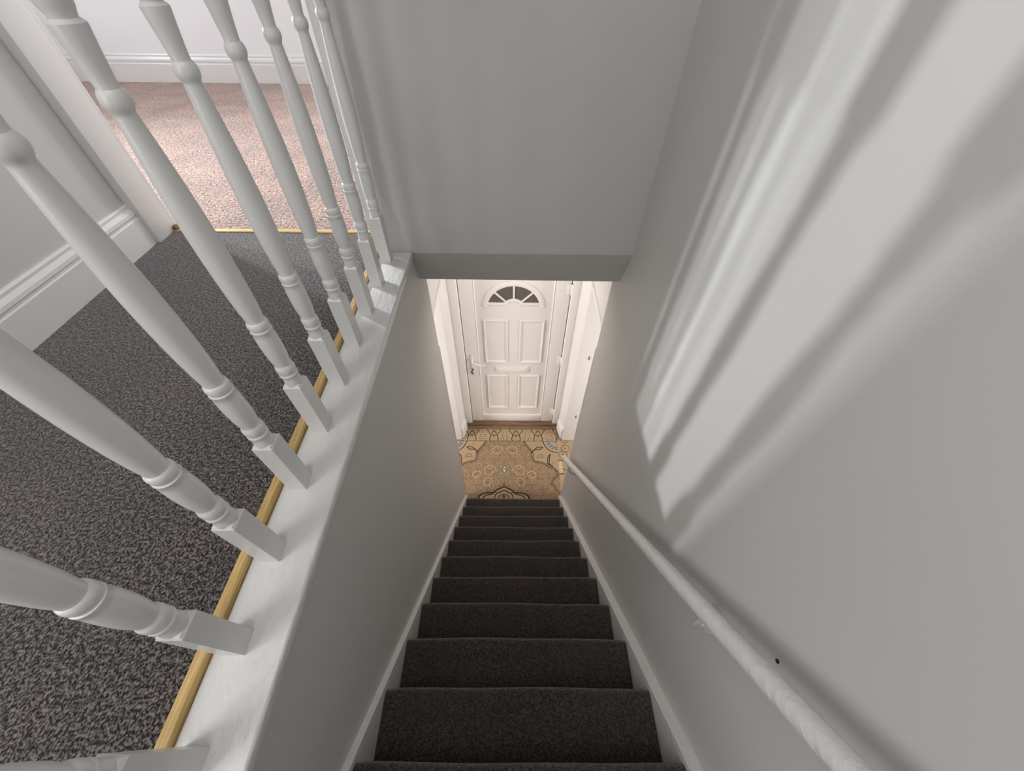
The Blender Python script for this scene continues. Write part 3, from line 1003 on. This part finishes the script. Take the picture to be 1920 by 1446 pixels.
    for k in range(7):
        a = math.pi * (k + 0.0) / 6
        cb = mix(cb, DARK, line(np.hypot((u - 0.026 * math.cos(a)) * 1.4, (Y - 2.455 - 0.052 * math.sin(a))), 0.0105, 0.004) * 0.8)
    cb = mix(cb, DARK, line(np.hypot(u, Y - 2.445), 0.013, 0.004) * 0.85)
    cb = mix(cb, LITE, line(np.hypot(u, Y - 2.475), 0.006, 0.003))
    w_ = np.abs(np.abs(u) - per / 2)          # distance from the gap between palmettes
    for (px, py, pr_) in ((0.018, 2.49, 0.0075), (0.030, 2.455, 0.0065), (0.016, 2.40, 0.0085), (0.036, 2.405, 0.006), (0.020, 2.435, 0.005)):
        cb = mix(cb, OLIVE, line(np.hypot(w_ - px, Y - py), pr_, 0.004) * 0.9)
    cb = mix(cb, OLIVE, line(np.abs(np.hypot(w_ - 0.022, Y - 2.405) - 0.028), 0.0022) * 0.75)
    cb = mix(cb, OLIVE, line(np.abs(np.hypot(w_ - 0.022, Y - 2.485) - 0.026), 0.0020) * 0.6)
    c = np.where(band[..., None], cb, c)
    c = mix(c, DARK, line(np.abs(Y - B0), 0.0030) * 0.85)
    # mottled pile
    g = rg.normal(0, 0.035, X.shape)
    return np.clip(c * (1 + g[..., None]), 0.01, 1)


def strip_pattern(X, Y):
    rg = np.random.default_rng(5)
    c = np.zeros(X.shape + (3,)) + np.array(CREAM) * 0.95
    u = X - 0.600
    v = Y - 2.05
    for cy, sgn in ((2.40, 1), (2.20, -1), (2.28, 1), (1.98, 1), (1.86, -1), (1.75, 1)):
        r = np.hypot(u - 0.015 * sgn, Y - cy)
        c = mix(c, DARK, line(np.abs(r - 0.045), 0.0032) * 0.85)
        c = mix(c, OLIVE, line(r, 0.012, 0.005) * 0.8)
    d = np.abs(u - 0.028 * np.sin(v * 24))
    c = mix(c, OLIVE, line(d, 0.0034) * 0.8)
    # small framed box motif
    bx = np.maximum(np.abs(X - 0.5506) / 0.026, np.abs(Y - 2.05) / 0.080)
    c = mix(c, (0.55, 0.42, 0.24), (bx < 1) * 0.9)
    c = mix(c, DARK, (np.abs(bx - 1) < 0.10) * 0.8)
    for dy in (-0.05, -0.02, 0.02, 0.05):
        for dx in (-0.010, 0.010):
            c = mix(c, DARK, line(np.hypot(X - 0.5506 - dx, Y - 2.05 - dy), 0.0055, 0.003) * 0.8)
    c = mix(c, (0.38, 0.26, 0.17), (Y < 1.955) * 0.6)
    g = rg.normal(0, 0.035, X.shape)
    return np.clip(c * (1 + g[..., None]), 0.01, 1)


def attr_material():
    mt, nt, b = new_mat('patterned_carpet')
    at = nt.nodes.new('ShaderNodeAttribute')
    at.attribute_name = 'pattern'
    nt.links.new(at.outputs['Color'], b.inputs['Base Color'])
    n = nt.nodes.new('ShaderNodeTexNoise')
    n.inputs['Scale'].default_value = 260
    tc = nt.nodes.new('ShaderNodeTexCoord')
    nt.links.new(tc.outputs['Object'], n.inputs['Vector'])
    bp = nt.nodes.new('ShaderNodeBump')
    bp.inputs['Strength'].default_value = 0.5
    bp.inputs['Distance'].default_value = 0.003
    nt.links.new(n.outputs['Fac'], bp.inputs['Height'])
    nt.links.new(bp.outputs['Normal'], b.inputs['Normal'])
    b.inputs['Roughness'].default_value = 0.95
    b.inputs['Specular IOR Level'].default_value = 0.1
    return mt


RUG = attr_material()


def carpet_piece(name, x0, x1, y0, y1, ztop, fn, step=0.0028):
    nx, ny = int((x1 - x0) / step) + 1, int((y1 - y0) / step) + 1
    xs = np.linspace(x0, x1, nx); ys = np.linspace(y0, y1, ny)
    X, Y = np.meshgrid(xs, ys)
    col = fn(X, Y)
    top = np.stack([X, Y, np.full_like(X, ztop)], -1).reshape(-1, 3)
    idx = np.arange(nx * ny).reshape(ny, nx)
    q = np.stack([idx[:-1, :-1], idx[:-1, 1:], idx[1:, 1:], idx[1:, :-1]], -1).reshape(-1, 4)
    verts = [tuple(v) for v in top.tolist()]
    faces = q.tolist()
    # thickness: skirt and underside
    zb = ztop - 0.006
    n0 = len(verts)
    verts += [(x0, y0, zb), (x1, y0, zb), (x1, y1, zb), (x0, y1, zb)]
    b = [n0, n0 + 1, n0 + 2, n0 + 3]
    faces.append([b[3], b[2], b[1], b[0]])
    e0 = idx[0, :].tolist(); e1 = idx[:, -1].tolist(); e2 = idx[-1, ::-1].tolist(); e3 = idx[::-1, 0].tolist()
    for e, (p, q_) in zip((e0, e1, e2, e3), ((b[0], b[1]), (b[1], b[2]), (b[2], b[3]), (b[3], b[0]))):
        faces.append([p, q_] + e[::-1])
    me = bpy.data.meshes.new(name)
    me.from_pydata(verts, [], faces)
    at = me.color_attributes.new('pattern', 'FLOAT_COLOR', 'POINT')
    cc = np.ones((len(verts), 4), dtype=np.float32)
    cc[:nx * ny, :3] = col.reshape(-1, 3)
    cc[nx * ny:, :3] = (0.3, 0.2, 0.1)
    at.data.foreach_set('color', cc.ravel())
    me.materials.append(RUG)
    me.update()
    o = bpy.data.objects.new(name, me)
    COL.objects.link(o)
    return o


tag(carpet_piece('patterned_carpet', -0.70, 0.527, 1.60, 2.531, ZF, pattern), 'beige carpet with ornate scroll and medallion pattern before the front door', 'carpet')
tag(carpet_piece('carpet_offcut', 0.529, 0.80, 1.70, YJ - 0.024, ZF, strip_pattern), 'narrow cream patterned carpet offcut right of the patterned carpet', 'carpet')
